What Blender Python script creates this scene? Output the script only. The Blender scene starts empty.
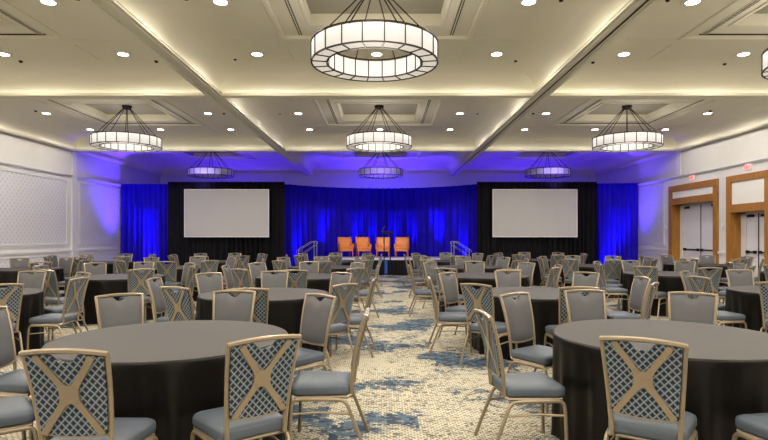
import bpy, bmesh, math, random
from mathutils import Vector, Matrix
random.seed(7)
PI = math.pi
C = bpy.context.scene.collection
def R(d): return d * PI / 180

# ------------------------------------------------------------------ materials
def new_mat(name):
    m = bpy.data.materials.new(name); m.use_nodes = True
    nt = m.node_tree; b = nt.nodes['Principled BSDF']
    return m, nt, b
def mat(name, col, rough=.6, metal=0., noise=0., nscale=30., sheen=0., emit=None, estr=0., bump=0., spec=None):
    m, nt, b = new_mat(name)
    b.inputs['Base Color'].default_value = (*col, 1)
    b.inputs['Roughness'].default_value = rough
    b.inputs['Metallic'].default_value = metal
    if spec is not None: b.inputs['Specular IOR Level'].default_value = spec
    if sheen:
        b.inputs['Sheen Weight'].default_value = sheen
        b.inputs['Sheen Roughness'].default_value = .4
    if emit:
        b.inputs['Emission Color'].default_value = (*emit, 1)
        b.inputs['Emission Strength'].default_value = estr
    if noise or bump:
        tc = nt.nodes.new('ShaderNodeTexCoord')
        n = nt.nodes.new('ShaderNodeTexNoise'); n.inputs['Scale'].default_value = nscale; n.inputs['Detail'].default_value = 4
        nt.links.new(tc.outputs['Object'], n.inputs['Vector'])
        if noise:
            mx = nt.nodes.new('ShaderNodeMix'); mx.data_type = 'RGBA'
            mx.inputs['A'].default_value = (*[c * (1 - noise) for c in col], 1)
            mx.inputs['B'].default_value = (*[min(1, c * (1 + noise)) for c in col], 1)
            nt.links.new(n.outputs['Fac'], mx.inputs['Factor'])
            nt.links.new(mx.outputs['Result'], b.inputs['Base Color'])
        if bump:
            bp = nt.nodes.new('ShaderNodeBump'); bp.inputs['Strength'].default_value = bump; bp.inputs['Distance'].default_value = .01
            nt.links.new(n.outputs['Fac'], bp.inputs['Height']); nt.links.new(bp.outputs['Normal'], b.inputs['Normal'])
    return m

class NG:
    """small helper for node maths"""
    def __init__(s, nt): s.nt = nt
    def node(s, t, **k):
        n = s.nt.nodes.new(t)
        for a, v in k.items(): setattr(n, a, v)
        return n
    def lk(s, a, b): s.nt.links.new(a, b)
    def m(s, op, a, b=None, c=None):
        n = s.node('ShaderNodeMath', operation=op)
        for i, v in enumerate((a, b, c)):
            if v is None: continue
            if isinstance(v, (int, float)): n.inputs[i].default_value = v
            else: s.lk(v, n.inputs[i])
        return n.outputs[0]
    def mix(s, f, A, B):
        n = s.node('ShaderNodeMix', data_type='RGBA')
        for k, v in (('Factor', f), ('A', A), ('B', B)):
            if isinstance(v, (int, float)): n.inputs[k].default_value = v
            elif isinstance(v, tuple): n.inputs[k].default_value = (*v, 1)
            else: s.lk(v, n.inputs[k])
        return n.outputs['Result']

def carpet_mat():
    m, nt, b = new_mat('woven_carpet'); g = NG(nt)
    tc = g.node('ShaderNodeTexCoord'); P = tc.outputs['Object']
    br = g.node('ShaderNodeTexBrick'); g.lk(P, br.inputs['Vector'])
    br.offset = .5
    for k, v in (('Scale', 1.), ('Mortar Size', .0055), ('Mortar Smooth', .15), ('Bias', -.2), ('Brick Width', .046), ('Row Height', .027)):
        br.inputs[k].default_value = v
    br.inputs['Color1'].default_value = (.58, .54, .43, 1); br.inputs['Color2'].default_value = (.72, .68, .57, 1)
    br.inputs['Mortar'].default_value = (.15, .125, .085, 1)
    sn = g.node('ShaderNodeVectorMath', operation='SNAP'); g.lk(P, sn.inputs[0]); sn.inputs[1].default_value = (.023, .0135, 1)
    def noise(vec, sc, detail=3, rough=.6, dist=0., scale_vec=None):
        if scale_vec:
            mp = g.node('ShaderNodeMapping'); mp.inputs['Scale'].default_value = scale_vec; g.lk(vec, mp.inputs['Vector']); vec = mp.outputs['Vector']
        n = g.node('ShaderNodeTexNoise'); g.lk(vec, n.inputs['Vector'])
        n.inputs['Scale'].default_value = sc; n.inputs['Detail'].default_value = detail; n.inputs['Roughness'].default_value = rough; n.inputs['Distortion'].default_value = dist
        return n.outputs['Fac']
    S = sn.outputs[0]
    big = noise(S, .85, 2, .5)
    fine = noise(S, 4.5, 8, .8, 1.2, (.9, 1.1, 1))
    v = g.m('ADD', g.m('MULTIPLY', big, 1.15), g.m('MULTIPLY', fine, .85))
    blue = g.m('SMOOTH_MIN', 1., g.m('MAXIMUM', 0., g.m('MULTIPLY', g.m('SUBTRACT', v, 1.035), 18.)), .05)
    # thin dark broken scribbles
    sc = noise(S, 2.6, 6, .72, 2.0, (.8, 1.5, 1))
    ln = g.m('LESS_THAN', g.m('ABSOLUTE', g.m('SUBTRACT', sc, .5)), .014)
    gate = g.m('GREATER_THAN', noise(S, 1.3, 2), .42)
    ln = g.m('MULTIPLY', ln, gate)
    speck = g.m('GREATER_THAN', noise(S, 16., 3, .7, 0, (.7, 1.4, 1)), .605)
    warm = noise(P, .6, 3)
    base = g.mix(g.m('MULTIPLY', warm, .5), br.outputs['Color'], (.70, .65, .54))
    c = g.mix(g.m('MULTIPLY', speck, .65), base, (.22, .19, .13))
    c = g.mix(g.m('MULTIPLY', ln, .8), c, (.10, .10, .09))
    bl = g.mix(g.m('GREATER_THAN', noise(S, 9., 2), .5), (.035, .06, .10), (.085, .135, .19))
    c = g.mix(g.m('MULTIPLY', blue, .92), c, bl)
    g.lk(c, b.inputs['Base Color']); b.inputs['Roughness'].default_value = .95
    b.inputs['Specular IOR Level'].default_value = .1
    bp = g.node('ShaderNodeBump'); bp.inputs['Strength'].default_value = .25; bp.inputs['Distance'].default_value = .006
    g.lk(br.outputs['Fac'], bp.inputs['Height']); bp.invert = True
    g.lk(bp.outputs['Normal'], b.inputs['Normal'])
    return m

def lattice_mat():
    """diamond trellis fabric on the chair backs"""
    m, nt, b = new_mat('diamond_trellis_fabric'); g = NG(nt)
    tc = g.node('ShaderNodeTexCoord'); sp = g.node('ShaderNodeSeparateXYZ'); g.lk(tc.outputs['Object'], sp.inputs[0])
    s = 1 / .040
    u = g.m('MULTIPLY', g.m('ADD', sp.outputs['X'], g.m('MULTIPLY', sp.outputs['Z'], .92)), s)
    v = g.m('MULTIPLY', g.m('SUBTRACT', sp.outputs['X'], g.m('MULTIPLY', sp.outputs['Z'], .92)), s)
    fu = g.m('ABSOLUTE', g.m('SUBTRACT', g.m('FRACT', u), .5)); fv = g.m('ABSOLUTE', g.m('SUBTRACT', g.m('FRACT', v), .5))
    d = g.m('MAXIMUM', fu, fv)                       # .5 at the lattice line, 0 in the cell centre
    line = g.m('GREATER_THAN', d, .442)
    ring = g.m('LESS_THAN', d, .30)
    c = g.mix(ring, (.085, .125, .175), (.016, .025, .045))
    c = g.mix(line, c, (.31, .305, .26))
    g.lk(c, b.inputs['Base Color']); b.inputs['Roughness'].default_value = .8
    return m

def wallpaper_mat():
    m, nt, b = new_mat('embossed_ring_wallpaper'); g = NG(nt)
    tc = g.node('ShaderNodeTexCoord'); sp = g.node('ShaderNodeSeparateXYZ'); g.lk(tc.outputs['Object'], sp.inputs[0])
    s = 1 / .19
    def rings(oy, oz):
        a = g.m('SUBTRACT', g.m('FRACT', g.m('ADD', g.m('MULTIPLY', sp.outputs['Y'], s), oy)), .5)
        c = g.m('SUBTRACT', g.m('FRACT', g.m('ADD', g.m('MULTIPLY', sp.outputs['Z'], s), oz)), .5)
        r = g.m('SQRT', g.m('ADD', g.m('MULTIPLY', a, a), g.m('MULTIPLY', c, c)))
        return g.m('LESS_THAN', g.m('ABSOLUTE', g.m('SUBTRACT', r, .42)), .07)
    k = g.m('MAXIMUM', rings(0, 0), rings(.5, .5))
    n = g.node('ShaderNodeTexNoise'); n.inputs['Scale'].default_value = 1.5; g.lk(tc.outputs['Object'], n.inputs['Vector'])
    c = g.mix(k, (.53, .52, .545), (.64, .63, .655))
    c = g.mix(g.m('MULTIPLY', n.outputs['Fac'], .25), c, (.62, .61, .61))
    g.lk(c, b.inputs['Base Color']); b.inputs['Roughness'].default_value = .6
    bp = g.node('ShaderNodeBump'); bp.inputs['Strength'].default_value = .3; bp.inputs['Distance'].default_value = .01
    g.lk(k, bp.inputs['Height']); g.lk(bp.outputs['Normal'], b.inputs['Normal'])
    return m

def wood_mat():
    m, nt, b = new_mat('veneered_wood'); g = NG(nt)
    tc = g.node('ShaderNodeTexCoord'); mp = g.node('ShaderNodeMapping'); mp.inputs['Scale'].default_value = (6, 6, .8); g.lk(tc.outputs['Object'], mp.inputs['Vector'])
    n = g.node('ShaderNodeTexNoise'); n.inputs['Scale'].default_value = 3; n.inputs['Detail'].default_value = 5; n.inputs['Distortion'].default_value = .8
    g.lk(mp.outputs['Vector'], n.inputs['Vector'])
    c = g.mix(n.outputs['Fac'], (.20, .085, .012), (.50, .26, .07))
    g.lk(c, b.inputs['Base Color']); b.inputs['Roughness'].default_value = .4
    return m

def shade_mat(name, col, strength, dim=.55, own=.25):
    """lit fabric panel: brighter along its upper edge"""
    m, nt, b = new_mat(name); g = NG(nt)
    b.inputs['Base Color'].default_value = (own, own * .98, own * .94, 1); b.inputs['Roughness'].default_value = .7
    if strength:
        tc = g.node('ShaderNodeTexCoord'); sp = g.node('ShaderNodeSeparateXYZ'); g.lk(tc.outputs['Object'], sp.inputs[0])
        t = g.m('MULTIPLY', sp.outputs['Z'], 1 / .28)
        k = g.m('ADD', dim, g.m('MULTIPLY', g.m('POWER', g.m('MAXIMUM', t, 0.), 2.), 1 - dim))
        g.lk(g.m('MULTIPLY', k, strength), b.inputs['Emission Strength'])
        b.inputs['Emission Color'].default_value = (*col, 1)
    return m

M = dict(
    carpet=carpet_mat(), lattice=lattice_mat(), wallpaper=wallpaper_mat(), wood=wood_mat(),
    wall=mat('wall_paint', (.64, .63, .625), .6, noise=.03, nscale=2),
    upper=mat('upper_wall_paint', (.62, .605, .56), .6, noise=.02, nscale=2),
    trim=mat('white_trim_paint', (.66, .65, .645), .5, noise=.02, nscale=3),
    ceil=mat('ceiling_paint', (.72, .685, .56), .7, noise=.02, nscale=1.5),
    beam=mat('beam_paint', (.70, .67, .55), .6, noise=.02, nscale=2),
    recess=mat('shaded_tray_recess', (.30, .28, .22), .7, noise=.03, nscale=2),  # shade of the unlit recess put into a darker ceiling colour
    slot=mat('black_slot', (.012, .011, .01), .6, noise=.1, nscale=20),
    gold=mat('champagne_gold_metal', (.30, .245, .175), .36, .4, noise=.06, nscale=25),
    pad=mat('slate_grey_vinyl', (.100, .100, .105), .5, noise=.10, nscale=9, spec=.4),
    seatpad=mat('blue_grey_vinyl', (.092, .11, .135), .45, noise=.10, nscale=9, spec=.45),
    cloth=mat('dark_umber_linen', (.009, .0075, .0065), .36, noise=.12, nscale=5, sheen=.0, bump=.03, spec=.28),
    cloth_lit_top=mat('dark_umber_linen_lit_top', (.042, .0375, .0345), .6, noise=.05, nscale=5, spec=.4),  # same linen as the skirt, light from above put into a lighter colour
    blue=mat('blue_velour', (.035, .02, .55), .85, noise=.15, nscale=3, spec=.1),
    black=mat('black_velour', (.018, .018, .022), .85, noise=.2, nscale=4, spec=.2),
    screen=mat('matte_screen', (.55, .54, .52), .8, noise=.02, nscale=2),
    sframe=mat('screen_border', (.75, .74, .72), .5, noise=.03, nscale=5),
    dark=mat('dark_bronze_metal', (.035, .025, .018), .45, .6, noise=.1, nscale=20),
    lampon=mat('downlight_lens', (1, 1, 1), .4, emit=(1, .93, .78), estr=14.),
    shade=shade_mat('lit_chandelier_panel', (1, .95, .88), .70, .55),
    shade_in=shade_mat('lit_chandelier_inner_panel', (1, .95, .88), .42, .72),
    shade_bot=shade_mat('lit_chandelier_bottom_panel', (1, .90, .76), .40, 1.),
    shade_off=shade_mat('unlit_chandelier_panel', (1, 1, 1), 0, own=.8),
    leather=mat('orange_tan_leather', (.66, .235, .06), .45, noise=.15, nscale=6),
    legwood=mat('dark_brown_wood', (.10, .035, .015), .4, noise=.2, nscale=12),
    stage=mat('grey_stage_deck', (.55, .54, .57), .5, noise=.05, nscale=5),
    chrome=mat('brushed_steel', (.45, .45, .46), .3, .8, noise=.05, nscale=20),
    door=mat('white_door_paint', (.66, .66, .68), .5, noise=.03, nscale=3),
    panelw=mat('white_transom_panel', (.72, .71, .66), .5, noise=.03, nscale=3),
    red=mat('exit_red', (.8, .03, .03), .5, emit=(1, .05, .05), estr=.9),
    signw=mat('sign_face', (.8, .55, .52), .5, emit=(1, .55, .5), estr=.35),
    plastic=mat('white_plastic', (.7, .69, .68), .5, noise=.02, nscale=20),
    steelblue=mat('blue_tinted_acrylic', (.03, .10, .35), .2, noise=.1, nscale=5),
    foot=mat('black_rubber', (.02, .02, .02), .7, noise=.1, nscale=30),
)

# ------------------------------------------------------------------ mesh builder
class MB:
    def __init__(s): s.v = []; s.f = []; s.mi = []; s.cur = 0
    def add(s, vs, fs):
        o = len(s.v); s.v += [tuple(p) for p in vs]
        for f in fs: s.f.append([i + o for i in f]); s.mi.append(s.cur)
        return s
    def box(s, x0, x1, y0, y1, z0, z1):
        return s.add([(x0,y0,z0),(x1,y0,z0),(x1,y1,z0),(x0,y1,z0),(x0,y0,z1),(x1,y0,z1),(x1,y1,z1),(x0,y1,z1)],
                     [(0,3,2,1),(4,5,6,7),(0,1,5,4),(1,2,6,5),(2,3,7,6),(3,0,4,7)])
    def rbox(s, x0, x1, y0, y1, z0, z1, bev=.02, seg=3, mtx=None):
        bm = bmesh.new(); bmesh.ops.create_cube(bm, size=1)
        for v in bm.verts: v.co = Vector(((x0+x1)/2 + v.co.x*(x1-x0), (y0+y1)/2 + v.co.y*(y1-y0), (z0+z1)/2 + v.co.z*(z1-z0)))
        bmesh.ops.bevel(bm, geom=bm.edges[:], offset=bev, segments=seg, profile=.5, affect='EDGES')
        if mtx: bm.transform(mtx)
        bm.verts.index_update()
        s.add([v.co for v in bm.verts], [[v.index for v in f.verts] for f in bm.faces]); bm.free(); return s
    def tube(s, pts, r, n=8, ry=None, up=None):
        """round (or, with ry, oval/rect-like) tube along pts"""
        pts = [Vector(p) for p in pts]; k = len(pts)
        t0 = (pts[1] - pts[0]).normalized()
        a = Vector(up) if up else (Vector((0,0,1)) if abs(t0.z) < .9 else Vector((1,0,0)))
        vs = []
        for i, p in enumerate(pts):
            t = (pts[min(i+1,k-1)] - pts[max(i-1,0)]).normalized()
            a = (a - t * a.dot(t)).normalized(); b = t.cross(a)
            for j in range(n):
                th = 2*PI*(j+.5)/n
                vs.append(p + a*math.cos(th)*r + b*math.sin(th)*(ry or r))
        fs = [(i*n+j, i*n+(j+1)%n, (i+1)*n+(j+1)%n, (i+1)*n+j) for i in range(k-1) for j in range(n)]
        fs += [tuple(range(n))[::-1], tuple(range((k-1)*n, k*n))]
        return s.add(vs, fs)
    def lathe(s, prof, n=24, c=(0,0,0), closed=False):
        vs = [(c[0]+r*math.cos(2*PI*j/n), c[1]+r*math.sin(2*PI*j/n), c[2]+z) for r, z in prof for j in range(n)]
        k = len(prof)
        fs = [(i*n+j, i*n+(j+1)%n, ((i+1)%k)*n+(j+1)%n, ((i+1)%k)*n+j) for i in range(k if closed else k-1) for j in range(n)]
        if not closed:
            if prof[0][0] > 1e-6: fs.append(tuple(range(n))[::-1])
            if prof[-1][0] > 1e-6: fs.append(tuple(range((k-1)*n, k*n)))
        return s.add(vs, fs)
    def loops(s, L, cap0=False, cap1=False):
        n = len(L[0]); vs = [p for l in L for p in l]
        fs = [(i*n+j, i*n+(j+1)%n, (i+1)*n+(j+1)%n, (i+1)*n+j) for i in range(len(L)-1) for j in range(n)]
        if cap0: fs.append(tuple(range(n))[::-1])
        if cap1: fs.append(tuple(range((len(L)-1)*n, len(L)*n)))
        return s.add(vs, fs)
    def mesh(s, name, m, smooth=True, angle=40):
        me = bpy.data.meshes.new(name); me.from_pydata(s.v, [], s.f)
        ms = m if isinstance(m, (list, tuple)) else [m]
        for x in ms: me.materials.append(M[x])
        if len(ms) > 1: me.polygons.foreach_set('material_index', s.mi)
        bm = bmesh.new(); bm.from_mesh(me); bmesh.ops.recalc_face_normals(bm, faces=bm.faces[:]); bm.to_mesh(me); bm.free()
        if smooth:
            me.polygons.foreach_set('use_smooth', [True]*len(me.polygons))
            me.set_sharp_from_angle(angle=R(angle))
        me.update(); return me
    def obj(s, name, m, parent=None, smooth=True, angle=40, loc=None):
        o = bpy.data.objects.new(name, s.mesh(name, m, smooth, angle)); C.objects.link(o)
        if parent: o.parent = parent
        if loc: o.location = loc
        return o

def tag(o, label, cat, group=None, kind=None):
    o['label'] = label; o['category'] = cat
    if group: o['group'] = group
    if kind: o['kind'] = kind
    return o
def empty(name, label, cat, loc=(0,0,0), rz=0, group=None):
    o = bpy.data.objects.new(name, None); C.objects.link(o); o.empty_display_size = .1
    o.location = loc; o.rotation_euler = (0,0,rz); return tag(o, label, cat, group)
def struct(mb, name, m, smooth=False):
    o = mb.obj(name, m, None, smooth); o['kind'] = 'structure'; return o
def dup(root, loc, rz, label):
    r = root.copy(); C.objects.link(r); r.location = loc; r.rotation_euler = (0,0,rz); r['label'] = label
    for ch in list(root.children):
        c = ch.copy(); C.objects.link(c); c.parent = r
        for gch in ch.children:
            d = gch.copy(); C.objects.link(d); d.parent = c
    return r

# ------------------------------------------------------------------ camera
F, HOR, H = 550., 236.5, 1.5
cam = bpy.data.cameras.new('camera'); co = bpy.data.objects.new('camera', cam); C.objects.link(co)
co.location = (0,0,H); co.rotation_euler = (R(90),0,0)
cam.sensor_width = 36; cam.lens = 36*F/768; cam.shift_y = (HOR-220)/768; cam.clip_end = 100
bpy.context.scene.camera = co

# ------------------------------------------------------------------ room shell
XL, XR, YB, YF = -10.74, 10.22, -3.2, 26.4
XE = [XL, -3.56, 3.29, XR]; YE = [YB, 4.2, 11.6, 19.0, YF]
ZB, ZC, ZT = 4.46, 4.93, 5.6
bw, bwy = .17, .10
struct(MB().box(XL-.2, XR+.2, YB-.2, YF+.2, -.1, 0), 'floor', 'carpet')
wl = MB().box(XL-.2, XL, YB, YF, 0, ZT); struct(wl, 'wall_left', 'wall')
struct(MB().box(XL-.2, XR+.7, YF, YF+.2, 0, ZT), 'wall_back', 'wall')
struct(MB().box(XL-.2, XR+.7, YB-.2, YB, 0, ZT), 'wall_front', 'wall')
D1, D2 = (16.78, 19.65), (14.48, 16.34)
DT = 3.27
wr = MB()
for a, b in ((YB, D2[0]+.1), (D2[1]-.1, D1[0]+.1), (D1[1]-.1, YF)): wr.box(XR, XR+.2, a, b, 0, ZT)
for a, b in (D2, D1): wr.box(XR, XR+.2, a+.1, b-.1, DT-.1, ZT)
struct(wr, 'wall_right', 'wall')

# ceiling bays with cove and stepped tray
def rect(cx, cy, hx, hy, z): return [(cx-hx,cy-hy,z),(cx+hx,cy-hy,z),(cx+hx,cy+hy,z),(cx-hx,cy+hy,z)]
bays = {}
for r in range(4):
    for c in range(3):
        cx, cy = (XE[c]+XE[c+1])/2, (YE[r]+YE[r+1])/2
        hx, hy = (XE[c+1]-XE[c])/2 - bw, (YE[r+1]-YE[r])/2 - bwy
        bays[r, c] = (cx, cy, hx, hy)
        L = [rect(cx,cy,hx,hy,ZB), rect(cx,cy,hx,hy,ZB+.02), rect(cx,cy,hx-.012,hy-.012,ZB+.022), rect(cx,cy,hx-.012,hy-.012,ZB+.04), rect(cx,cy,hx+.07,hy+.07,ZB+.04)]
        for k in range(0, 9):
            ph = k/8*PI/2
            ins = -.07 + .81*(1-math.cos(ph)); z = ZB+.07 + (ZC-ZB-.07)*math.sin(ph)
            L.append(rect(cx,cy,hx-ins,hy-ins,z))
        mb = MB(); mb.loops(L)
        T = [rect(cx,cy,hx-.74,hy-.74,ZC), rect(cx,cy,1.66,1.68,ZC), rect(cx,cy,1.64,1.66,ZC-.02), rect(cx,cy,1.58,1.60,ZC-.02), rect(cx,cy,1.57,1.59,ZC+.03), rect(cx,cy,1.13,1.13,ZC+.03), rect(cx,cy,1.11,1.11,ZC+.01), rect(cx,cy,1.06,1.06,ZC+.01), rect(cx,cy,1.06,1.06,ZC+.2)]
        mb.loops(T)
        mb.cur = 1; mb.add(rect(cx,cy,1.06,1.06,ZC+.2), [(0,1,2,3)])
        for sx in (-1, 1):                                     # raised seams running along the bay
            mb.cur = 0
            mb.box(cx+sx*1.62-.012, cx+sx*1.62+.012, cy-hy+.8, cy-1.95, ZC-.008, ZC+.01)
            mb.box(cx+sx*1.62-.012, cx+sx*1.62+.012, cy+1.95, cy+hy-.8, ZC-.008, ZC+.01)
            mb.box(cx+sx*1.66, cx+sx*(hx-.75), cy+1.66-.01, cy+1.66+.01, ZC-.006, ZC+.01)
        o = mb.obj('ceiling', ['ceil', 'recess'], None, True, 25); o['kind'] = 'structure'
struct(MB().box(XL-.2, XR+.7, YB-.2, YF+.2, ZT, ZT+.1), 'ceiling', 'ceil')
# beams (soffits)
tn = 0
def beam(x0, x1, y0, y1, along, slot=False):
    global tn
    mb = MB(); mb.box(x0, x1, y0, y1, ZB-.012, ZB)
    if along == 'y':
        w = (x1-x0)
        mb.box(x0+w*.16, x0+w*.30, y0, y1, ZB-.035, ZB-.012); mb.box(x1-w*.30, x1-w*.16, y0, y1, ZB-.035, ZB-.012)
        if slot: mb.cur = 1; mb.box(x0+w*.46, x0+w*.54, y0, y1, ZB-.018, ZB-.012)
    else:
        w = (y1-y0)
        mb.box(x0, x1, y0+w*.15, y0+w*.3, ZB-.02, ZB-.012); mb.box(x0, x1, y1-w*.3, y1-w*.15, ZB-.02, ZB-.012)
    tn += 1; struct(mb, f'trim_{tn}', ['beam', 'slot'])
for i, x in enumerate(XE):
    a, b = max(x-bw, XL), min(x+bw, XR); beam(a, b, YB, YF, 'y', i == 2)
for i, y in enumerate(YE):
    a, b = max(y-bwy, YB), min(y+bwy, YF)
    for c in range(3): beam(XE[c]+bw, XE[c+1]-bw, a, b, 'x')
    
# wall trim: chair rail, picture rail, pilasters, framed wallpaper panels
def trim(mb, m='trim'):
    global tn
    tn += 1; return struct(mb, f'trim_{tn}', m)
def wall_trim(side):
    X = XL if side == 'l' else XR; s = 1 if side == 'l' else -1
    def bx(d, y0, y1, z0, z1, mb): mb.box(min(X, X+s*d), max(X, X+s*d), y0, y1, z0, z1)
    gaps = [(YB, YF)] if side == 'l' else [(YB, D2[0]), (D2[1], D1[0]), (D1[1], YF)]
    for a, b in gaps:
        mb = MB(); bx(.035, a, b, .96, 1.0, mb); bx(.05, a, b, 1.0, 1.05, mb); trim(mb)
        mb = MB(); bx(.02, a, b, 0, .16, mb); o = struct(mb, 'baseboard_'+('left' if side == 'l' else 'right'), 'trim')
    mb = MB(); bx(.05, YB, YF, 3.53, 3.57, mb); bx(.08, YB, YF, 3.57, 3.60, mb); trim(mb)
    mb = MB(); bx(.012, YB, YF, 3.60, ZB-.03, mb); trim(mb, 'upper')
    for y in YE[1:4]:
        mb = MB(); bx(.06, y-.13, y+.13, 3.61 if side == 'r' and y > 18 else 0, ZB-.03, mb); trim(mb)
    spans = [(YE[i]+.42, YE[i+1]-.42) for i in range(4)]
    if side == 'r': spans = [(4.6, 11.2), (20.1, 26.0)]
    for a, b in spans:
        pm = MB(); bx(.008, a, b, 1.27, 3.37, pm); trim(pm, 'wallpaper')
        mb = MB()
        for d, o in ((.03, 0.), (.018, .055)):
            w = .045
            bx(d, a-o-w, b+o+w, 1.27-o-w, 1.27-o, mb); bx(d, a-o-w, b+o+w, 3.37+o, 3.37+o+w, mb)
            bx(d, a-o-w, a-o, 1.27-o, 3.37+o, mb); bx(d, b+o, b+o+w, 1.27-o, 3.37+o, mb)
        trim(mb)
        pm = MB(); bx(.008, a, b, .28, .86, pm); trim(pm, 'wallpaper')
        mb = MB(); w = .045
        bx(.025, a-w, b+w, .28-w, .28, mb); bx(.025, a-w, b+w, .86, .86+w, mb); bx(.025, a-w, a, .28, .86, mb); bx(.025, b, b+w, .28, .86, mb)
        trim(mb)
wall_trim('l'); wall_trim('r')
mb = MB(); mb.box(XL, XR, YF-.06, YF, 3.55, 3.62); trim(mb)

# ------------------------------------------------------------------ doorways on the right wall
def doorway(n, ya, yb, panel, open_top):
    fr = XR-.06; bk = XR+.27; jw = .22
    mb = MB()
    mb.box(fr, bk+.05, ya, ya+jw, 0, DT); mb.box(fr, bk+.05, yb-jw, yb, 0, DT)
    mb.box(fr, bk+.05, ya+jw, yb-jw, panel[1], DT)
    mb.box(fr, bk+.05, ya+jw, yb-jw, open_top, panel[0])
    root = mb.obj(f'door_{n}', 'wood', None, False); root['kind'] = 'structure'
    p = MB().rbox(fr+.03, fr+.08, ya+jw, yb-jw, panel[0], panel[1], .006, 1).obj('transom_panel', 'panelw', root)
    f = MB(); y0, y1 = ya+jw, yb-jw
    f.box(bk-.03, bk+.02, y0, y0+.16, 0, open_top); f.box(bk-.03, bk+.02, y1-.22, y1, 0, open_top); f.box(bk-.03, bk+.02, y0, y1, open_top-.05, open_top)
    f.obj('door_frame', 'trim', root, False)
    ym = (y0+.16+y1-.22)/2
    for k, (a, b) in enumerate(((y0+.165, ym-.008), (ym+.008, y1-.225))):
        lf = MB().rbox(bk-.01, bk+.03, a, b, .02, open_top-.055, .004, 1)
        lf.box(bk-.016, bk, a+.14, b-.14, 1.35, open_top-.3); lf.box(bk-.016, bk, a+.14, b-.14, .25, .85)
        d = lf.obj('door_leaf', 'door', root)
        mb = MB(); mb.tube([(bk-.08, a+.08, 1.06), (bk-.08, b-.08, 1.06)], .022, 8)
        mb.box(bk-.09, bk, a+.07, a+.13, 1.02, 1.10); mb.box(bk-.09, bk, b-.13, b-.07, 1.02, 1.10)
        mb.obj('push_bar', 'dark', d)
        hy = b-.35 if k else a+.1
        mb = MB(); mb.rbox(bk-.07, bk-.01, hy, hy+.26, open_top-.15, open_top-.08, .008, 1)
        mb.tube([(bk-.05, hy+.13, open_top-.075), (bk-.12, hy+.02, open_top-.06)], .01, 6); mb.obj('door_closer', 'dark', d)
    a = MB().box(bk-.016, bk+.0, ym-.02, ym+.02, .02, open_top-.05).obj('astragal', 'dark', root, False)
    struct(MB().box(bk+.05, bk+.1, ya, yb, 0, DT), f'wall_behind_door_{n}', 'wall')
doorway(1, *D1, (2.83, 3.06), 2.61)
doorway(2, *D2, (2.43, 3.08), 2.20)

def exit_sign(y, z, label):
    o = MB().rbox(-.05, 0, -.13, .13, -.075, .075, .01, 2).obj('exit_sign', 'signw'); o.location = (XR, y, z)
    tag(o, label, 'exit sign', 'exit signs above the doors')
    mb = MB(); hgt, w, t = .09, .04, .014
    def stroke(p, q):
        p, q = Vector((-.054, *p)), Vector((-.054, *q)); mb.tube([p, q], .004, 4, ry=t/2*1.3, up=(1,0,0))
    def letter(ch, y0):                                   # y decreases as the eye reads along the wall
        Y = lambda u: y0 - u*w
        z0, z1 = -hgt/2, hgt/2
        if ch == 'E': [stroke(*k) for k in (((Y(0),z0),(Y(0),z1)), ((Y(0),z1),(Y(1),z1)), ((Y(0),0),(Y(.8),0)), ((Y(0),z0),(Y(1),z0)))]
        if ch == 'X': [stroke(*k) for k in (((Y(0),z0),(Y(1),z1)), ((Y(0),z1),(Y(1),z0)))]
        if ch == 'I': stroke((Y(.5),z0), (Y(.5),z1))
        if ch == 'T': [stroke(*k) for k in (((Y(.5),z0),(Y(.5),z1)), ((Y(0),z1),(Y(1),z1)))]
    for i, ch in enumerate('EXIT'): letter(ch, .1-i*.055)
    mb.obj('lettering', 'red', o)
exit_sign(18.2, 3.44, 'small red EXIT sign above the doorway with the narrow white transom panel')
exit_sign(15.4, 3.45, 'small red EXIT sign above the doorway with the tall white transom panel')

def wall_plate(y, z, label):
    mb = MB().rbox(-.03, 0, -.05, .05, -.09, .09, .008, 2)
    o = mb.obj('wall_switch', 'plastic'); o.location = (XR, y, z); tag(o, label, 'switch', 'white wall plates by the doors')
    MB().rbox(-.045, -.028, -.018, .018, -.035, .035, .004, 1).obj('rocker', 'plastic', o)
wall_plate(19.95, 1.82, 'small white wall plate between textured panel and first wood doorway')
wall_plate(16.56, 1.80, 'small white wall plate on the strip of wall between both wood doorways')

# ------------------------------------------------------------------ drapes
def drape(name, path, z0, z1, m, label, fold=.21, amp=.075, seed=1, cat='curtain', group=None, hem=0.):
    rnd = random.Random(seed)
    pts = [Vector(p) for p in path]
    seg = [0.]
    for a, b in zip(pts, pts[1:]): seg.append(seg[-1] + (b-a).length)
    Ln = seg[-1]; n = int(Ln/.02)
    ph = [rnd.random()*6 for _ in range(5)]
    rows = [0, .03, .3, .7, 1.]
    vs = []
    for t in rows:
        for i in range(n+1):
            s = Ln*i/n; k = 0
            while k < len(seg)-2 and seg[k+1] < s: k += 1
            p = pts[k].lerp(pts[k+1], (s-seg[k])/(seg[k+1]-seg[k])); d = (pts[k+1]-pts[k]).normalized(); nr = Vector((d.y, -d.x))
            A = amp*(.55+.45*(1-t)) * (1+.5*math.sin(s*1.3+ph[0]))
            q = s + .05*math.sin(s*2.1+ph[1]+t*.6) + .03*math.sin(s*5+ph[2]+t*.8)
            off = A*math.sin(2*PI*q/fold) + A*.45*math.sin(2*PI*q/(fold*2.7)+ph[3])
            vs.append((p.x+nr.x*off, p.y+nr.y*off, z0+(z1-z0)*t))
    w = n+1
    mb = MB().add(vs, [(r*w+i, r*w+i+1, (r+1)*w+i+1, (r+1)*w+i) for r in range(len(rows)-1) for i in range(n)])
    o = mb.obj(name, m, None, True, 180); tag(o, label, cat, group)
    sd = o.modifiers.new('thick', 'SOLIDIFY'); sd.thickness = .006
    return o
DZ = 3.64
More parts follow.
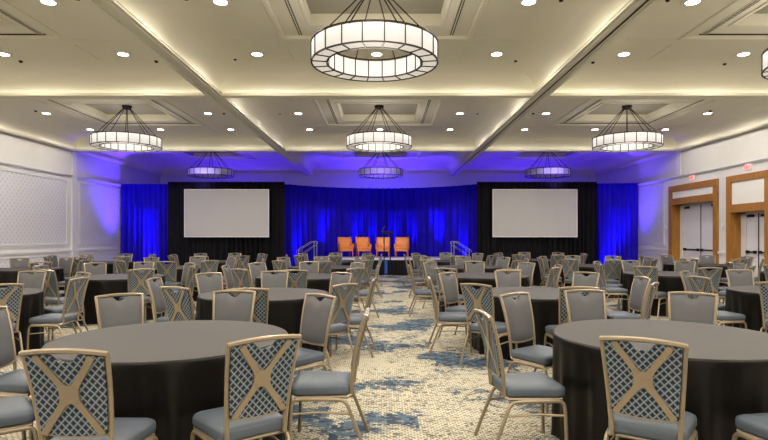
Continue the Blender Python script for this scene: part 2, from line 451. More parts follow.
drape('stage_drape', [(XL+.06, 22.35), (-8.35, 22.5)], 0.01, DZ, 'blue', 'blue floor-length drape between the panelled wall and a black drape', seed=3, group='blue drapes')
drape('stage_drape', [(-8.6, 21.85), (-3.95, 21.85)], 0.01, DZ+.03, 'black', 'black floor-length drape behind the screen nearer the panelled wall', fold=.19, amp=.065, seed=5, group='black drapes')
arc = [(x, 22.4 + 2.05*(1-abs((x+.12)/4.0)**2.2)) for x in [(-4.1+8.0*i/24) for i in range(25)]]
arc = [(x, max(22.15, y)) for x, y in arc]
drape('stage_drape', arc, 0.01, DZ, 'blue', 'wide curved blue drape behind the stage and orange armchairs', fold=.27, amp=.10, seed=8, group='blue drapes')
drape('stage_drape', [(3.7, 21.85), (8.45, 21.85)], 0.01, DZ+.03, 'black', 'black floor-length drape behind the screen nearer the doors', fold=.19, amp=.065, seed=11, group='black drapes')
drape('stage_drape', [(8.0, 22.3), (10.17, 22.02)], 0.01, DZ, 'blue', 'blue floor-length drape between a black drape and the doorway wall', seed=13, group='blue drapes')

# ------------------------------------------------------------------ projection screens
def screen(cx, label):
    w, h, zb, y = 3.34/2, 1.89, 1.47, 21.62
    r = empty('projection_screen', label, 'projection screen', (cx, y, 0), 0, 'projection screens')
    b = .035
    mb = MB(); mb.box(-w, w, -.03, 0, zb, zb+b); mb.box(-w, w, -.03, 0, zb+h-b, zb+h); mb.box(-w, -w+b, -.03, 0, zb+b, zb+h-b); mb.box(w-b, w, -.03, 0, zb+b, zb+h-b)
    mb.obj('frame', 'sframe', r, False)
    nx, nz = 12, 8
    vs = [(-w+b+(2*w-2*b)*i/nx, -.012-.004*math.sin(PI*i/nx)*math.sin(PI*k/nz), zb+b+(h-2*b)*k/nz) for k in range(nz+1) for i in range(nx+1)]
    MB().add(vs, [(k*(nx+1)+i, k*(nx+1)+i+1, (k+1)*(nx+1)+i+1, (k+1)*(nx+1)+i) for k in range(nz) for i in range(nx)]).obj('screen_surface', 'screen', r)
    for sx in (-1, 1):
        mb = MB(); mb.box(sx*(w-.1)-.025, sx*(w-.1)+.025, -.01, .02, 0, zb+.1); mb.box(sx*(w-.1)-.02, sx*(w-.1)+.02, -.25, .05, 0, .03); mb.obj('leg', 'black', r, False)
screen(-6.18, 'large blank projection screen on the panelled-wall side of the stage')
screen(5.93, 'large blank projection screen on the door side of the stage')

# ------------------------------------------------------------------ stage
SZ = .66
st = empty('stage', 'low stage with pale deck and black skirt before blue curved drape', 'stage', (0, 21.2, 0))
MB().rbox(-2.66, 2.66, -.02, 1.95, SZ-.07, SZ, .008, 2).obj('stage_deck', 'stage', st)
n = 260
vs = []
for t in (0, 1):
    for i in range(n+1):
        x = -2.64+5.28*i/n; vs.append((x, .012+.022*math.sin(2*PI*x/.13)+.012*math.sin(2*PI*x/.31), .01+t*(SZ-.08)))
MB().add(vs, [(i, i+1, n+2+i, n+1+i) for i in range(n)]).obj('stage_skirt', 'black', st, True, 180)
mb = MB()
for x in (-2.58, -.9, .9, 2.58):
    for y in (.12, 1.85): mb.tube([(x, y, 0), (x, y, SZ-.07)], .025, 8)
mb.obj('stage_frame', 'dark', st)

def stairs(sgn, x0, label):
    r = empty('stage_stairs', label, 'stairs', (x0, 22.0, 0), 0, 'stairs at the stage ends')
    for k in range(3):
        z = SZ*(3-k)/4+.0
        MB().rbox(min(sgn*(.04+.27*k), sgn*(.27+.27*k)), max(sgn*(.02+.27*k), sgn*(.27+.27*k)), -.42, .42, z-.04, z, .006, 1).box(min(sgn*(.04+.27*k), sgn*(.25+.27*k)), max(sgn*(.04+.27*k), sgn*(.25+.27*k)), -.40, .40, 0, z-.04).obj('step', 'stage' if k < 0 else 'black', r)
    for y in (-.45, .42):
        top, low = (0, y, 1.38), (sgn*.66, y, 1.01)
        h = MB(); h.tube([(sgn*.03, y, 1.22), (sgn*.04, y, 1.28), (sgn*.08, y, 1.305), (sgn*.18, y, 1.30), low, (sgn*.74, y, .95), (sgn*.74, y, .88)], .016, 8)
        h.tube([(sgn*.06, y, 1.16), (sgn*.66, y, .74)], .014, 6)
        hr = h.obj('handrail', 'chrome', r)
        MB().tube([(sgn*.06, y, 0), (sgn*.06, y, 1.29)], .018, 8).obj('post', 'chrome', hr)
        MB().tube([(sgn*.66, y, 0), (sgn*.66, y, 1.0)], .018, 8).obj('post', 'chrome', hr)
stairs(-1, -2.68, 'stage steps with steel handrails at the panelled-wall end of stage')
stairs(1, 2.68, 'stage steps with steel handrails at the door end of stage')

# armchairs
def armchair_root(label):
    r = empty('armchair', label, 'armchair', (0,0,0), 0, 'orange armchairs on the stage')
    # faces -Y
    MB().rbox(-.26, .26, -.30, .16, .33, .45, .04, 3).obj('seat', 'leather', r)
    MB().rbox(-.29, .29, -.28, .26, .24, .335, .02, 2).obj('seat_frame', 'leather', r)
    def lean(z): return .17 + (z-.40)*.22
    L = []
    for z, hw, th in ((.36,.25,.05),(.45,.255,.055),(.6,.27,.055),(.74,.285,.05),(.81,.285,.045),(.835,.28,.03)):
        y = lean(z); l = []
        for j in range(16):
            a = 2*PI*j/16; ca, sa = math.cos(a), math.sin(a)
            l.append((hw*math.copysign(abs(ca)**.35, ca), y+th*math.copysign(abs(sa)**.6, sa)-.03*abs(ca)**3, z + (.03*abs(ca)**3 if z > .8 else 0)))
        L.append(l)
    MB().loops(L, True, True).obj('backrest', 'leather', r)
    for s in (-1, 1):
        a = MB(); L = []
        for y, zt, zb, w in ((-.27,.545,.40,.035),(-.22,.57,.33,.042),(0,.58,.33,.042),(.16,.60,.33,.04),(.25,.66,.40,.03)):
            l = []
            for j in range(12):
                t = 2*PI*j/12; cc, ss = math.cos(t), math.sin(t)
                l.append((s*.285 + w*math.copysign(abs(cc)**.6, cc), y, (zt+zb)/2 + (zt-zb)/2*math.copysign(abs(ss)**.5, ss)))
            L.append(l)
        a.loops(L, True, True).obj('armrest', 'leather', r)
        w = MB(); L = []
        for z, y0, y1, x in ((.58,.05,.19,.285),(.68,.08,.22,.29),(.78,.12,.25,.29),(.83,.18,.26,.28)):
            L.append([(s*(x-.02), y0, z), (s*(x+.018), y0+.01, z), (s*(x+.018), y1, z), (s*(x-.02), y1, z)])
        w.loops(L, True, True).obj('wing', 'leather', r)
        MB().tube([(s*.255, -.255, .25), (s*.26, -.262, .12), (s*.262, -.265, .03), (s*.262, -.265, 0)], .02, 8).obj('leg', 'leather', r)
        MB().tube([(s*.25, .22, .25), (s*.255, .25, .12), (s*.26, .29, .03), (s*.26, .29, 0)], .02, 8).obj('leg', 'leather', r)
    return r
al = ['orange leather armchair on stage, end chair nearest the panelled wall', 'orange leather armchair on stage, second from the panelled-wall end',
      'orange leather armchair on stage directly behind the thin lectern', 'orange leather armchair on stage, end chair nearest the doors']
a0 = armchair_root(al[0])
for i, (x, rz) in enumerate(((-1.58, 18), (-.86, 14), (-.04, -4), (.735, -8))):
    o = a0 if i == 0 else dup(a0, (0,0,0), 0, al[i])
    o.location = (x, 22.62, SZ+.004); o.scale = (.93, .93, .96); o.rotation_euler = (0, 0, R(rz))

# lectern in front of the stage
lc = empty('lectern', 'slim dark two-post lectern with gooseneck microphone before the stage', 'lectern', (.12, 20.95, 0))
MB().rbox(-.2, .2, -.16, .16, 0, .03, .01, 2).obj('base', 'chrome', lc)
for x in (-.115, .115): MB().tube([(x, 0, .03), (x, 0, 1.62)], .022, 8).obj('post', 'dark', lc)
MB().rbox(-.13, .02, -.012, .012, .08, .62, .004, 1).obj('front_panel', 'steelblue', lc)
mt = Matrix.Translation((0,0,1.655)) @ Matrix.Rotation(R(12), 4, 'X')
MB().rbox(-.24, .24, -.19, .19, -.018, .018, .008, 2, mt).obj('top', 'dark', lc)
mic = MB().tube([(-.17, .1, 1.67), (-.17, .1, 1.74), (-.15, .08, 1.81), (-.10, .03, 1.88), (-.07, -.01, 1.91)], .008, 6).obj('microphone', 'chrome', lc)
MB().lathe([(0,-.035),(.016,-.03),(.02,0),(.016,.03),(0,.035)], 10, (-.06,-.02,1.92)).obj('microphone_head', 'dark', mic)
# microphone stand behind the steps
ms = empty('microphone_stand', 'black microphone stand beside the steps at panelled-wall end of stage', 'microphone stand', (-2.52, 22.5, SZ))
MB().lathe([(.11,0),(.11,.015),(.03,.03),(.02,.04)], 20).obj('base', 'dark', ms)
MB().tube([(0,0,.03),(0,0,.80)], .01, 8).obj('pole', 'dark', ms)
MB().lathe([(0,.78),(.018,.79),(.026,.84),(.02,.88),(0,.89)], 12).obj('microphone', 'dark', ms)

# ------------------------------------------------------------------ chandeliers
def chandelier(cx, cy, lit, label):
    r = empty('ring_chandelier', label, 'chandelier', (cx, cy, 3.975), 0, 'ring chandeliers')
    Ro, Ri, h, n = .90, .68, .27, 20
    a, b, c = ('shade', 'shade_in', 'shade_bot') if lit else ('shade_off',)*3
    seg = 60
    MB().loops([[(Ro*math.cos(2*PI*j/seg), Ro*math.sin(2*PI*j/seg), z) for j in range(seg)] for z in (.012, h-.012)]).obj('outer_shade', a, r)
    MB().loops([[(Ri*math.cos(2*PI*j/seg), Ri*math.sin(2*PI*j/seg), z) for j in range(seg)] for z in (.012, h-.012)]).obj('inner_shade', b, r)
    MB().loops([[(q*math.cos(2*PI*j/seg), q*math.sin(2*PI*j/seg), .01) for j in range(seg)] for q in (Ri, Ro)]).obj('bottom_diffuser', c, r)
    fr = MB()
    for q, z in ((Ro, 0), (Ro, h), (Ri, 0), (Ri, h)):
        fr.lathe([(q-.011, z), (q+.011, z), (q+.011, z+.018), (q-.011, z+.018)], seg, closed=True)
    for j in range(n):
        t = 2*PI*(j+.5)/n; d = Vector((math.cos(t), math.sin(t), 0)); e = Vector((-d.y, d.x, 0))
        for q in (Ro+.004, Ri-.004): fr.tube([d*q, d*q+Vector((0,0,h))], .011, 4)
        fr.tube([d*Ri+Vector((0,0,.006)), d*Ro+Vector((0,0,.006))], .010, 4)
    fr.obj('frame', 'dark', r)
    top = ZC+.2-3.975
    for j in range(8):
        t = 2*PI*(j+.5)/8; d = Vector((math.cos(t), math.sin(t), 0))
        MB().tube([d*(Ro-.06)+Vector((0,0,h)), d*.07+Vector((0,0,top-.05))], .009, 6).obj('rod', 'dark', r)
    MB().lathe([(0, top-.1), (.05, top-.1), (.07, top-.07), (.13, top-.055), (.13, top)], 24).obj('canopy', 'dark', r)
    sp = MB()
    for j in range(8):
        t = 2*PI*(j+.5)/8; sp.tube([(Ri*math.cos(t), Ri*math.sin(t), h), (Ro*math.cos(t), Ro*math.sin(t), h)], .008, 4)
    sp.obj('spoke', 'dark', r) if False else None
    if lit:
        for zz, e in ((-.15, 45),):
            L = bpy.data.lights.new('chandelier_glow', 'POINT'); L.energy = e; L.color = (1, .93, .84); L.shadow_soft_size = .4
            o = bpy.data.objects.new('chandelier_glow', L); C.objects.link(o); o.location = (cx, cy, 3.975+zz)
rows = {1: 'nearest the camera', 2: 'in the middle row', 3: 'unlit, nearest the stage'}
cl = {(1,1): 'large lit ring chandelier hanging nearest, above the aisle', (1,2): 'lit ring chandelier cut off by the photo edge on the door side',
      (2,0): 'lit ring chandelier in the middle ceiling row by the panelled wall', (2,1): 'lit ring chandelier in the middle ceiling row above the aisle', (2,2): 'lit ring chandelier in the middle ceiling row near the doors',
      (3,0): 'unlit blue-tinted ring chandelier above the screen by panelled wall', (3,1): 'unlit blue-tinted ring chandelier above the stage', (3,2): 'unlit blue-tinted ring chandelier above the screen near the doors'}
for (r, c), lab in cl.items(): chandelier(6.52 if (r, c) == (1, 2) else bays[r,c][0], bays[r,c][1], r < 3, lab)

# ------------------------------------------------------------------ ceiling fittings
RN = {1: 'nearest', 2: 'middle'}; CN = {0: 'panelled-wall', 1: 'aisle', 2: 'door-wall'}
def lamp(x, y, e, col, size=168, z=ZC-.03, soft=.06):
    L = bpy.data.lights.new('downlight_beam', 'SPOT'); L.energy = e; L.color = col; L.spot_size = R(size); L.spot_blend = .35; L.shadow_soft_size = soft
    o = bpy.data.objects.new('downlight_beam', L); C.objects.link(o); o.location = (x, y, z)
E_DOWN = {0: 120, 1: 105, 2: 95}; COLD = {0: (1,.93,.82), 1: (1,.92,.80), 2: (1,.94,.87)}
dl0 = None
XN = {-1: 'panelled-wall', 0: 'centre', 1: 'door'}; YN = {-1: 'camera', 0: 'middle', 1: 'stage'}
for r in range(3):
    for c in range(3):
        cx, cy, hx, hy = bays[r,c]
        for i in (-1,0,1):
            for j in (-1,0,1):
                if i == 0 and j == 0: continue
                x, y = cx+2.25*i, cy+2.3*j+(.13 if r == 1 else 0)
                lamp(x, y, E_DOWN[r], COLD[r])
                if r == 0: continue
                px, py = 384+F*x/y, HOR-F*(ZC-H)/y
                if not (-6 < px < 774 and -4 < py): continue
                if r == 2 and j == -1: continue
                if (r, c, i, j) == (2, 1, 0, 1): pass
                lab = f'glowing recessed downlight, {YN[j]}-{XN[i]} spot of {RN[r]} {CN[c]} ceiling bay'
                if dl0 is None:
                    d = dl0 = empty('recessed_downlight', lab, 'downlight', (x, y, ZC), 0, 'recessed ceiling downlights')
                    MB().lathe([(.095,-.004),(.095,-.012),(.135,-.010),(.14,0)], 24).obj('trim_ring', 'plastic', d)
                    MB().lathe([(0,-.024),(.06,-.021),(.095,-.010)], 24).obj('lens', 'lampon', d)
                else: dup(dl0, (x, y, ZC), 0, lab)
# slot air vents beside the trays
sv0 = None
for r in (1, 2):
    for c in range(3):
        cx, cy, hx, hy = bays[r,c]
        for s in (-1, 1):
            if (r, c) == (1, 0) and s < 0: continue
            if (r, c) == (1, 2) and s > 0: continue
            lab = f'thin black slot vent on the {XN[s]} side of {RN[r]} {CN[c]} ceiling tray'
            if sv0 is None:
                sv0 = empty('slot_vent', lab, 'air vent', (cx+s*1.29, cy, ZC+.03), 0, 'slot vents around the ceiling trays')
                mb = MB(); mb.box(-.05, .05, -1.5, 1.5, -.012, 0); mb.obj('vent_frame', 'ceil', sv0, False)
                mb = MB()
                for k in range(30):
                    for dx in (-.02, .02): mb.box(dx-.008, dx+.008, -1.47+k*.1, -1.47+k*.1+.082, -.016, -.011)
                mb.obj('slots', 'slot', sv0, False)
            else: dup(sv0, (cx+s*1.29, cy, ZC+.03), 0, lab)
# dark line along the stage end of the side trays
for r, c in ((1,0), (1,2), (2,0), (2,2)):
    cx, cy, hx, hy = bays[r,c]
    mb = MB(); mb.box(cx-1.36, cx+1.36, cy+1.49, cy+1.515, ZC+.016, ZC+.03); trim(mb, 'slot')
sp0 = None
for i, (x, y) in enumerate(((-4.4, 7.9), (-7.1, 10.75), (-4.45, 10.75), (-2.87, 10.6), (-2.84, 7.9), (2.56, 7.95), (2.56, 10.7), (4.1, 10.8), (4.1, 7.95), (6.75, 10.9), (-4.45, 15.3), (-9.5, 15.0), (-2.9, 15.3), (2.6, 15.3), (4.15, 15.3), (8.9, 15.0))):
    r = 1 if y < 12 else 2; c = 0 if x < -3.5 else 1 if x < 3.3 else 2
    lab = f'tiny dark sprinkler head in {RN[r]} {CN[c]} ceiling bay, {"stage" if y > 10 and y < 12 else "middle"} part, {"panelled-wall" if (x < bays[r,c][0]) else "door"} side'
    if i == 1: lab = 'tiny dark sprinkler head by the stage-end downlight of nearest panelled-wall bay'
    if i == 9: lab = 'tiny dark sprinkler head by the stage-end downlight of nearest door-wall bay'
    if sp0 is None:
        sp0 = MB().lathe([(0,-.035),(.028,-.033),(.030,-.012),(.012,-.010),(.04,-.004),(.045,0)], 14).obj('sprinkler_head', 'dark'); sp0.location = (x, y, ZC); tag(sp0, lab, 'sprinkler', 'ceiling sprinkler heads')
    else: dup(sp0, (x, y, ZC), 0, lab)

# cove lights on the beam ledges
def area(loc, sx, sy, e, col, rot=(R(180),0,0), shape='RECTANGLE'):
    L = bpy.data.lights.new('cove_light', 'AREA'); L.shape = shape; L.size = sx; L.size_y = sy; L.energy = e; L.color = col
    o = bpy.data.objects.new('cove_light', L); C.objects.link(o); o.location = loc; o.rotation_euler = rot; return o
for r in range(3):
    for c in range(3):
        cx, cy, hx, hy = bays[r,c]
        e = {0: 2.1, 1: 2.1, 2: 1.5}[r]; col = (1,.95,.83) if r < 2 else (1,.95,.91)
        for s in (-1, 1):
            area((cx, cy+s*(hy+.03), ZB+.055), 2*hx, .06, e, col)
            area((cx+s*(hx+.03), cy, ZB+.055), .06, 2*hy, e, col)

# ------------------------------------------------------------------ blue stage lighting
def spot(loc, target, e, col, size, blend=1., soft=.08):
    L = bpy.data.lights.new('uplight_or_fill', 'SPOT'); L.energy = e; L.color = col; L.spot_size = R(size); L.spot_blend = blend; L.shadow_soft_size = soft
    o = bpy.data.objects.new('uplight_or_fill', L); C.objects.link(o); o.location = loc
    d = Vector(target)-Vector(loc); o.rotation_euler = d.to_track_quat('-Z', 'Y').to_euler(); return o
BL = (.05, .02, 1.)
def arc_y(x): return max(22.15, 22.4 + 2.05*(1-min(1, abs((x+.12)/4.0))**2.2))
for x, e in ((-3.6, 520), (-2.6, 380), (-1.2, 260), (-.5, 200), (.45, 240), (1.25, 220), (2.3, 560), (3.25, 420)):
    y = arc_y(x)
    spot((x, y-.36, .72 if abs(x) < 2.8 else .1), (x, y+.0, 2.6), e*1.1, BL, 36)
for x, y in ((-9.6, 22.42), (9.45, 22.12)): spot((x, y-.42, .1), (x, y-.02, 2.8), 430, BL, 30)
# wash on walls and ceiling above the drapes
PU = (.10, .04, 1.)
for x, e in ((-7, 800), (0, 1500), (6.7, 800)): spot((x, 25.4, .3), (x, 24.6, 4.9), e, PU, 110)
spot((-9.35, 22.2, .1), (-10.5, 21.1, 4.9), 2300, PU, 62, soft=.25)
spot((8.9, 22.1, .1), (10.0, 21.1, 4.9), 2300, PU, 62, soft=.25)
spot((-.1, 20.9, 3.3), (-.1, 22.0, 4.15), 60, (.25,.15,1.), 110)  # added lamp floating in mid-air, brightens the unlit chandelier over the stage
spot((-.1, 21.7, .75), (-.1, 22.3, 4.9), 1100, PU, 62)
for x in (-7.15, 6.755): spot((x, 21.2, 3.45), (x, 22.0, 4.15), 70, (.3,.22,1.), 110)  # unseen floating lamps, added to brighten the two outer unlit chandeliers
# soft white on the stage
spot((-.2, 17.2, 4.35), (-.3, 22.6, .9), 320, (1,.9,.85), 34)

# ------------------------------------------------------------------ tables
RT = .832
def tablecloth_mesh(seed):
    rnd = random.Random(seed); n = 144
    ph = [rnd.random()*2*PI for _ in range(6)]
    def fold(t): return .5*math.sin(13*t+ph[0]+.8*math.sin(3*t+ph[5])) + .45*math.sin(19*t+ph[1]+.9*math.sin(2*t+ph[4])) + .3*math.sin(6*t+ph[2]) + .3*math.sin(31*t+ph[3]) - .7
    mb = MB(); L = []
    prof = [(RT*.02,.762),(RT*.5,.762),(RT*.9,.7615),(RT-.012,.760),(RT-.002,.755),(RT+.003,.745)]
    for r, z in prof: L.append([(r*math.cos(2*PI*j/n), r*math.sin(2*PI*j/n), z) for j in range(n)])
    topn = len(L)
    for z, fl, A in ((.70,.004,.006),(.60,.008,.017),(.45,.012,.026),(.28,.014,.030),(.12,.017,.032),(.02,.019,.033),(.004,.024,.034)):
        L.append([((RT+fl+A*fold(2*PI*j/n))*math.cos(2*PI*j/n), (RT+fl+A*fold(2*PI*j/n))*math.sin(2*PI*j/n), z) for j in range(n)])
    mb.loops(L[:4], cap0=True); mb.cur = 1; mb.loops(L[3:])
    return mb.mesh('tablecloth', ['cloth_lit_top', 'cloth'], True, 60)
cloths = [tablecloth_mesh(i) for i in range(4)]

W_, D_ = 'panelled-wall side', 'door side'
TABLES = [  # x, y, label phrase, side (-1 panelled wall, 1 doors), chair azimuths
    (-1.55, 4.05, 'front aisle table', -1, [-2, 48, 87, 130, 178, 223, 272, 310]),
    (2.13, 4.12, 'front aisle table', 1, [8, 54, 94, 129, 188, 238, 277, 323]),
    (-1.55, 7.15, 'second-row aisle table', -1, [-5, 50, 97, 137, 181, 241, 275, 320]),
    (2.03, 7.3, 'second-row aisle table', 1, [2, 45, 92, 140, 180, 227, 273, 320]),
    (-5.4, 7.15, 'second-row outer table', -1, [0, 52, 93, 140, 185, 230, 272, 320]),
    (5.65, 7.5, 'second-row outer table', 1, [3, 45, 85, 132, 184, 226, 273, 318]),
    (-4.95, 10.2, 'third-row middle table', -1, [0, 45, 95, 133, 180, 250, 311]),
    (-1.55, 10.3, 'third-row aisle table', -1, [0, 45, 91, 137, 180, 233, 274, 318]),
    (1.9, 10.5, 'third-row aisle table', 1, [0, 42, 88, 130, 180, 233, 277, 318]),
    (5.68, 11.0, 'third-row middle table', 1, [0, 50, 95, 137, 183, 228, 270, 315]),
    (8.6, 11.1, 'third-row wall table', 1, [30, 75, 120, 164, 211, 255, 300, 345]),
    (-8.3, 12.6, 'fourth-row wall table', -1, [2, 40, 82, 125, 170, 215, 262, 317]),
    (-4.95, 13.3, 'fourth-row middle table', -1, [4, 45, 92, 138, 186, 230, 280, 318]),
    (-1.5, 13.45, 'fourth-row aisle table', -1, [8, 52, 98, 142, 187, 233, 276, 322]),
    (2.05, 13.5, 'fourth-row aisle table', 1, [-4, 40, 86, 131, 176, 222, 266, 312]),
    (5.4, 14.1, 'fourth-row middle table', 1, [3, 49, 94, 138, 182, 227, 265, 318]),
    (8.35, 14.6, 'fourth-row wall table', 1, [6, 52, 95, 141, 186, 231, 277, 320]),
    (-8.05, 15.75, 'fifth-row wall table', -1, [2, 47, 90, 136, 182, 225, 272, 315]),
    (-4.95, 16.5, 'fifth-row middle table', -1, [-5, 41, 87, 130, 175, 220, 268, 313]),
    (-1.5, 16.7, 'fifth-row aisle table', -1, [5, 48, 94, 140, 184, 230, 274, 320]),
    (2.05, 16.8, 'fifth-row aisle table', 1, [0, 46, 90, 136, 181, 226, 271, 317]),
    (4.95, 17.5, 'fifth-row middle table', 1, [4, 50, 95, 139, 184, 229, 275, 320]),
]
for i, (x, y, nm, sd, az) in enumerate(TABLES):
    side = W_ if sd < 0 else D_
    t = empty('round_table', f'round table under floor-length dark cloth, {nm}, {side}', 'table', (x, y, 0), R(37*i), 'round cloth-covered banquet tables')
    o = bpy.data.objects.new('tablecloth', cloths[i % 4]); C.objects.link(o); o.parent = t

# ------------------------------------------------------------------ banquet chair
def back_y(z): 
    t = (z-.40)/.55; return -.222 - .02*t - .085*t*t
def half_w(z): return .168 + .035*max(0, (z-.42)/.53)
def pad(zb0, zt0, y0, y1, inset, puff, notch_w, notch_d, nu=26, nv=12):
    mb = MB()
    us = [-1+2*i/nu for i in range(nu+1)]
    def P(u, v, side):
        zb = zb0 - .014*(1-u*u)*1.
        x0 = u*half_w(zt0)
        nt = 0
        if abs(x0) < notch_w: nt = notch_d*(1-(x0/notch_w)**2)**.8
        zt = zt0 + .010*(1-u*u) - nt
        z = zb + (zt-zb)*v
        x = u*(half_w(z)-inset)
        e = (1-abs(u)**6)*(1-abs(2*v-1)**8)
        y = back_y(z) + (y1 + puff*e if side else y0)
        return (x, y, z)
    W = nu+1
    for side in (0, 1):
        mb.add([P(u, v/nv, side) for v in range(nv+1) for u in us], [(k*W+i, k*W+i+1, (k+1)*W+i+1, (k+1)*W+i) for k in range(nv) for i in range(nu)])
    N = W*(nv+1)
    ring = [i for i in range(W)] + [k*W+nu for k in range(1, nv+1)] + [nv*W+i for i in range(nu-1, -1, -1)] + [k*W for k in range(nv-1, 0, -1)]
    n = len(ring)
    for j in range(n):
        a, b = ring[j], ring[(j+1) % n]
        mb.f.append([a, b, b+N, a+N]); mb.mi.append(0)
    return mb
def smooth_path(pts, it=2):
    pts = [Vector(p) for p in pts]
    for _ in range(it):
        q = [pts[0]]
        for a, b in zip(pts, pts[1:]): q += [a*.75+b*.25, a*.25+b*.75]
        pts = q + [pts[-1]]
    return pts
def make_chair(label):
    r = empty('banquet_chair', label, 'chair', (0,0,0), 0, 'banquet chairs around the round tables')
    # seat cushion: rounded trapezoid loops
    def outline(ins, z):
        hwf, hwb, y0, y1, cr, out =   .225, .195, -.215, .205, .06, []
        for (sx, sy) in ((1,1),(-1,1),(-1,-1),(1,-1)):
            hw = (hwf if sy > 0 else hwb) - ins; yy = (y1-ins) if sy > 0 else (y0+ins); c = max(.008, (cr if sy > 0 else .03)-ins*.5)
            cxx, cyy = sx*(hw-c), yy-sy*c
            st = {(1,1): 0, (-1,1): 90, (-1,-1): 180, (1,-1): 270}[(sx,sy)]
            for k in range(6):
                a = R(st+90*k/5); out.append((cxx+c*math.cos(a), cyy+c*math.sin(a), z))
        return out
    L = [outline(.02,.398), outline(.004,.402), outline(0,.415), outline(0,.448), outline(.006,.462), outline(.022,.472), outline(.06,.480), outline(.13,.484)]
    MB().loops(L, True, True).obj('seat', 'seatpad', r, True, 60)
    # frame under the seat
    mb = MB()
    for s in (-1, 1): mb.tube([(s*.185,-.20,.385),(s*.205,.17,.385)], .011, 6)
    mb.tube([(-.19,-.19,.385),(.19,-.19,.385)], .011, 6); mb.tube([(-.2,.16,.385),(.2,.16,.385)], .011, 6)
    mb.obj('seat_frame', 'gold', r)
    for s in (-1, 1):
        MB().tube(smooth_path([(s*.208,-.02,.372),(s*.210,.11,.372),(s*.212,.178,.368),(s*.214,.192,.30),(s*.218,.200,0)], 2), .013, 8).obj('leg', 'gold', r)
        MB().tube(smooth_path([(s*.208,-.02,.372),(s*.206,-.13,.372),(s*.205,-.19,.36),(s*.207,-.225,.27),(s*.215,-.33,0)], 2), .013, 8).obj('leg', 'gold', r)
        MB().tube([(s*.212,.190,.27),(s*.211,.0,.285),(s*.208,-.222,.275)], .009, 6).obj('stretcher', 'gold', r)
    # back frame
    bf = MB()
    for s in (-1, 1):
        pts = [(s*half_w(z), back_y(z), z) for z in (.40,.48,.56,.64,.72,.80,.88,.945)]
        bf.tube([(s*.19,-.19,.385)]+pts, .0155, 6, ry=.013, up=(0,1,0))
    k = 14
    bf.tube([(half_w(.95)*(-1+2*i/k)*1.04, back_y(.945)-.004, .942+.014*(1-(-1+2*i/k)**2)) for i in range(k+1)], .017, 6, ry=.014, up=(0,1,0))
    bf.tube([(half_w(.53)*(-1+2*i/k), back_y(.525), .535-.018*(1-(-1+2*i/k)**2)) for i in range(k+1)], .016, 6, ry=.011, up=(0,1,0))
    bf.obj('back_frame', 'gold', r)
    pad(.535, .930, -.004, .008, .012, .016, .065, .045).obj('backrest', 'pad', r, True, 50)
    pad(.535, .930, -.016, -.005, .012, 0, .078, .042).obj('back_panel', 'lattice', r, True, 50)
    # X brace
    xb = MB(); zc, y_off = .735, -.022
    for s in (-1, 1):
        for (xe, ze) in ((.136, .928), (.146, .532)):
            pts = [(0, zc), (.03, zc+(ze-zc)*.22), (s*0, 0)]
            n = 8; vs = []
            A = Vector((s*.012, zc+(ze-zc)*.05)); B = Vector((s*xe, ze)); d = (B-A).normalized(); nr = Vector((-d.y, d.x))
            for i in range(n+1):
                t = i/n; p = A.lerp(B, t); w = .0165 + .014*max(0, 1-t/.22)
                for sg in (-1, 1):
                    for yo in (y_off-.004, y_off+.006):
                        q = p + nr*w*sg; vs.append((q.x, back_y(q.y)+yo, q.y))
            fs = []
            for i in range(n):
                a = i*4; b = a+4
                fs += [(a,b,b+2,a+2), (a+1,a+3,b+3,b+1), (a,a+1,b+1,b), (a+2,b+2,b+3,a+3)]
            fs += [(0,2,3,1), (n*4,n*4+1,n*4+3,n*4+2)]
            xb.add(vs, fs)
    pl = [(.052*math.cos(R(22.5+45*k))*1.0, zc+.05*math.sin(R(22.5+45*k))) for k in range(8)]
    xb.loops([[(x, back_y(z)+y_off-.006, z) for x, z in pl], [(x, back_y(z)+y_off+.005, z) for x, z in pl]], True, True)
    xb.obj('cross_brace', 'gold', r, False)
    return r

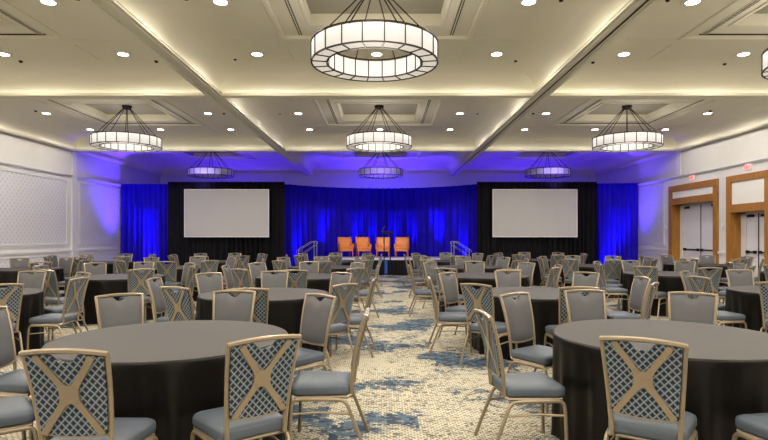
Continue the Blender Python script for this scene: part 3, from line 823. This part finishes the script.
SECT = [(90,'stage side'), (45,'E stage corner'), (0,'E side'), (-45,'E rear corner'), (-90,'rear side'), (-135,'W rear corner'), (180,'W side'), (135,'W stage corner')]
def sector_names(az, sd):
    """order-preserving match of the chairs round a table to the eight compass sides"""
    n = len(az); best = None
    angs = [a % 360 for a in az]; order = sorted(range(n), key=lambda i: angs[i])
    import itertools
    for comb in itertools.combinations(range(8), n):
        for rot in range(n):
            err = 0
            for k, i in enumerate(order):
                ca = SECT[comb[(rot-k) % n]][0]; e = (angs[i]-ca+180) % 360-180; err += e*e
            if best is None or err < best[0]: best = (err, comb, rot)
    _, comb, rot = best; out = {}
    for k, i in enumerate(order):
        s = SECT[comb[(rot-k) % n]][1]
        e, w = ('door', 'wall')
        if sd < 0: e = 'aisle'
        else: w = 'aisle'
        out[i] = s.replace('E ', e+' ').replace('W ', w+' ')
    return out
HIDDEN = {(1, 0), (10, 1), (11, 4), (11, 6)}      # out of frame or behind other things
chair0 = None; rnd = random.Random(21); chair_ids = {}
RC = 1.085
for ti, (x, y, nm, sd, az) in enumerate(TABLES):
    names = sector_names(az, sd)
    for k, a in enumerate(az):
        rr = RC + rnd.uniform(.012, .03); j = R(rnd.uniform(-4, 4)); aa = R(a)
        px, py = x+rr*math.cos(aa), y+rr*math.sin(aa)
        if py < .9: continue
        u = 384+F*px/py
        if u < -40*4/py-15 or u > 768+40*4/py+15: continue
        if (ti, k) in HIDDEN: continue
        rz = aa+PI/2+j
        f = Vector((-math.sin(rz), math.cos(rz))); tc_ = Vector((-px, -py)).normalized(); dt = f.dot(tc_)
        view = 'plain front showing' if dt > .38 else 'X-braced back showing' if dt < -.38 else 'seen side-on'
        lab = f'grey chair {view}, {names[k]} of {nm}, {W_ if sd < 0 else D_}'
        if chair0 is None:
            o = chair0 = make_chair(lab); o.location = (px, py, 0); o.rotation_euler = (0,0,rz)
        else: o = dup(chair0, (px, py, 0), rz, lab)
        chair_ids[o.name] = (ti, k)

# ------------------------------------------------------------------ world and view
w = bpy.data.worlds.new('world'); bpy.context.scene.world = w; w.use_nodes = True
w.node_tree.nodes['Background'].inputs['Color'].default_value = (.5, .5, .5, 1); w.node_tree.nodes['Background'].inputs['Strength'].default_value = .1
sc = bpy.context.scene
sc.view_settings.view_transform = 'Standard'; sc.view_settings.look = 'Medium High Contrast'; sc.view_settings.exposure = 0.12
sc.cycles.use_denoising = True
sc.cycles.max_bounces = 8; sc.cycles.diffuse_bounces = 5; sc.cycles.sample_clamp_indirect = 4
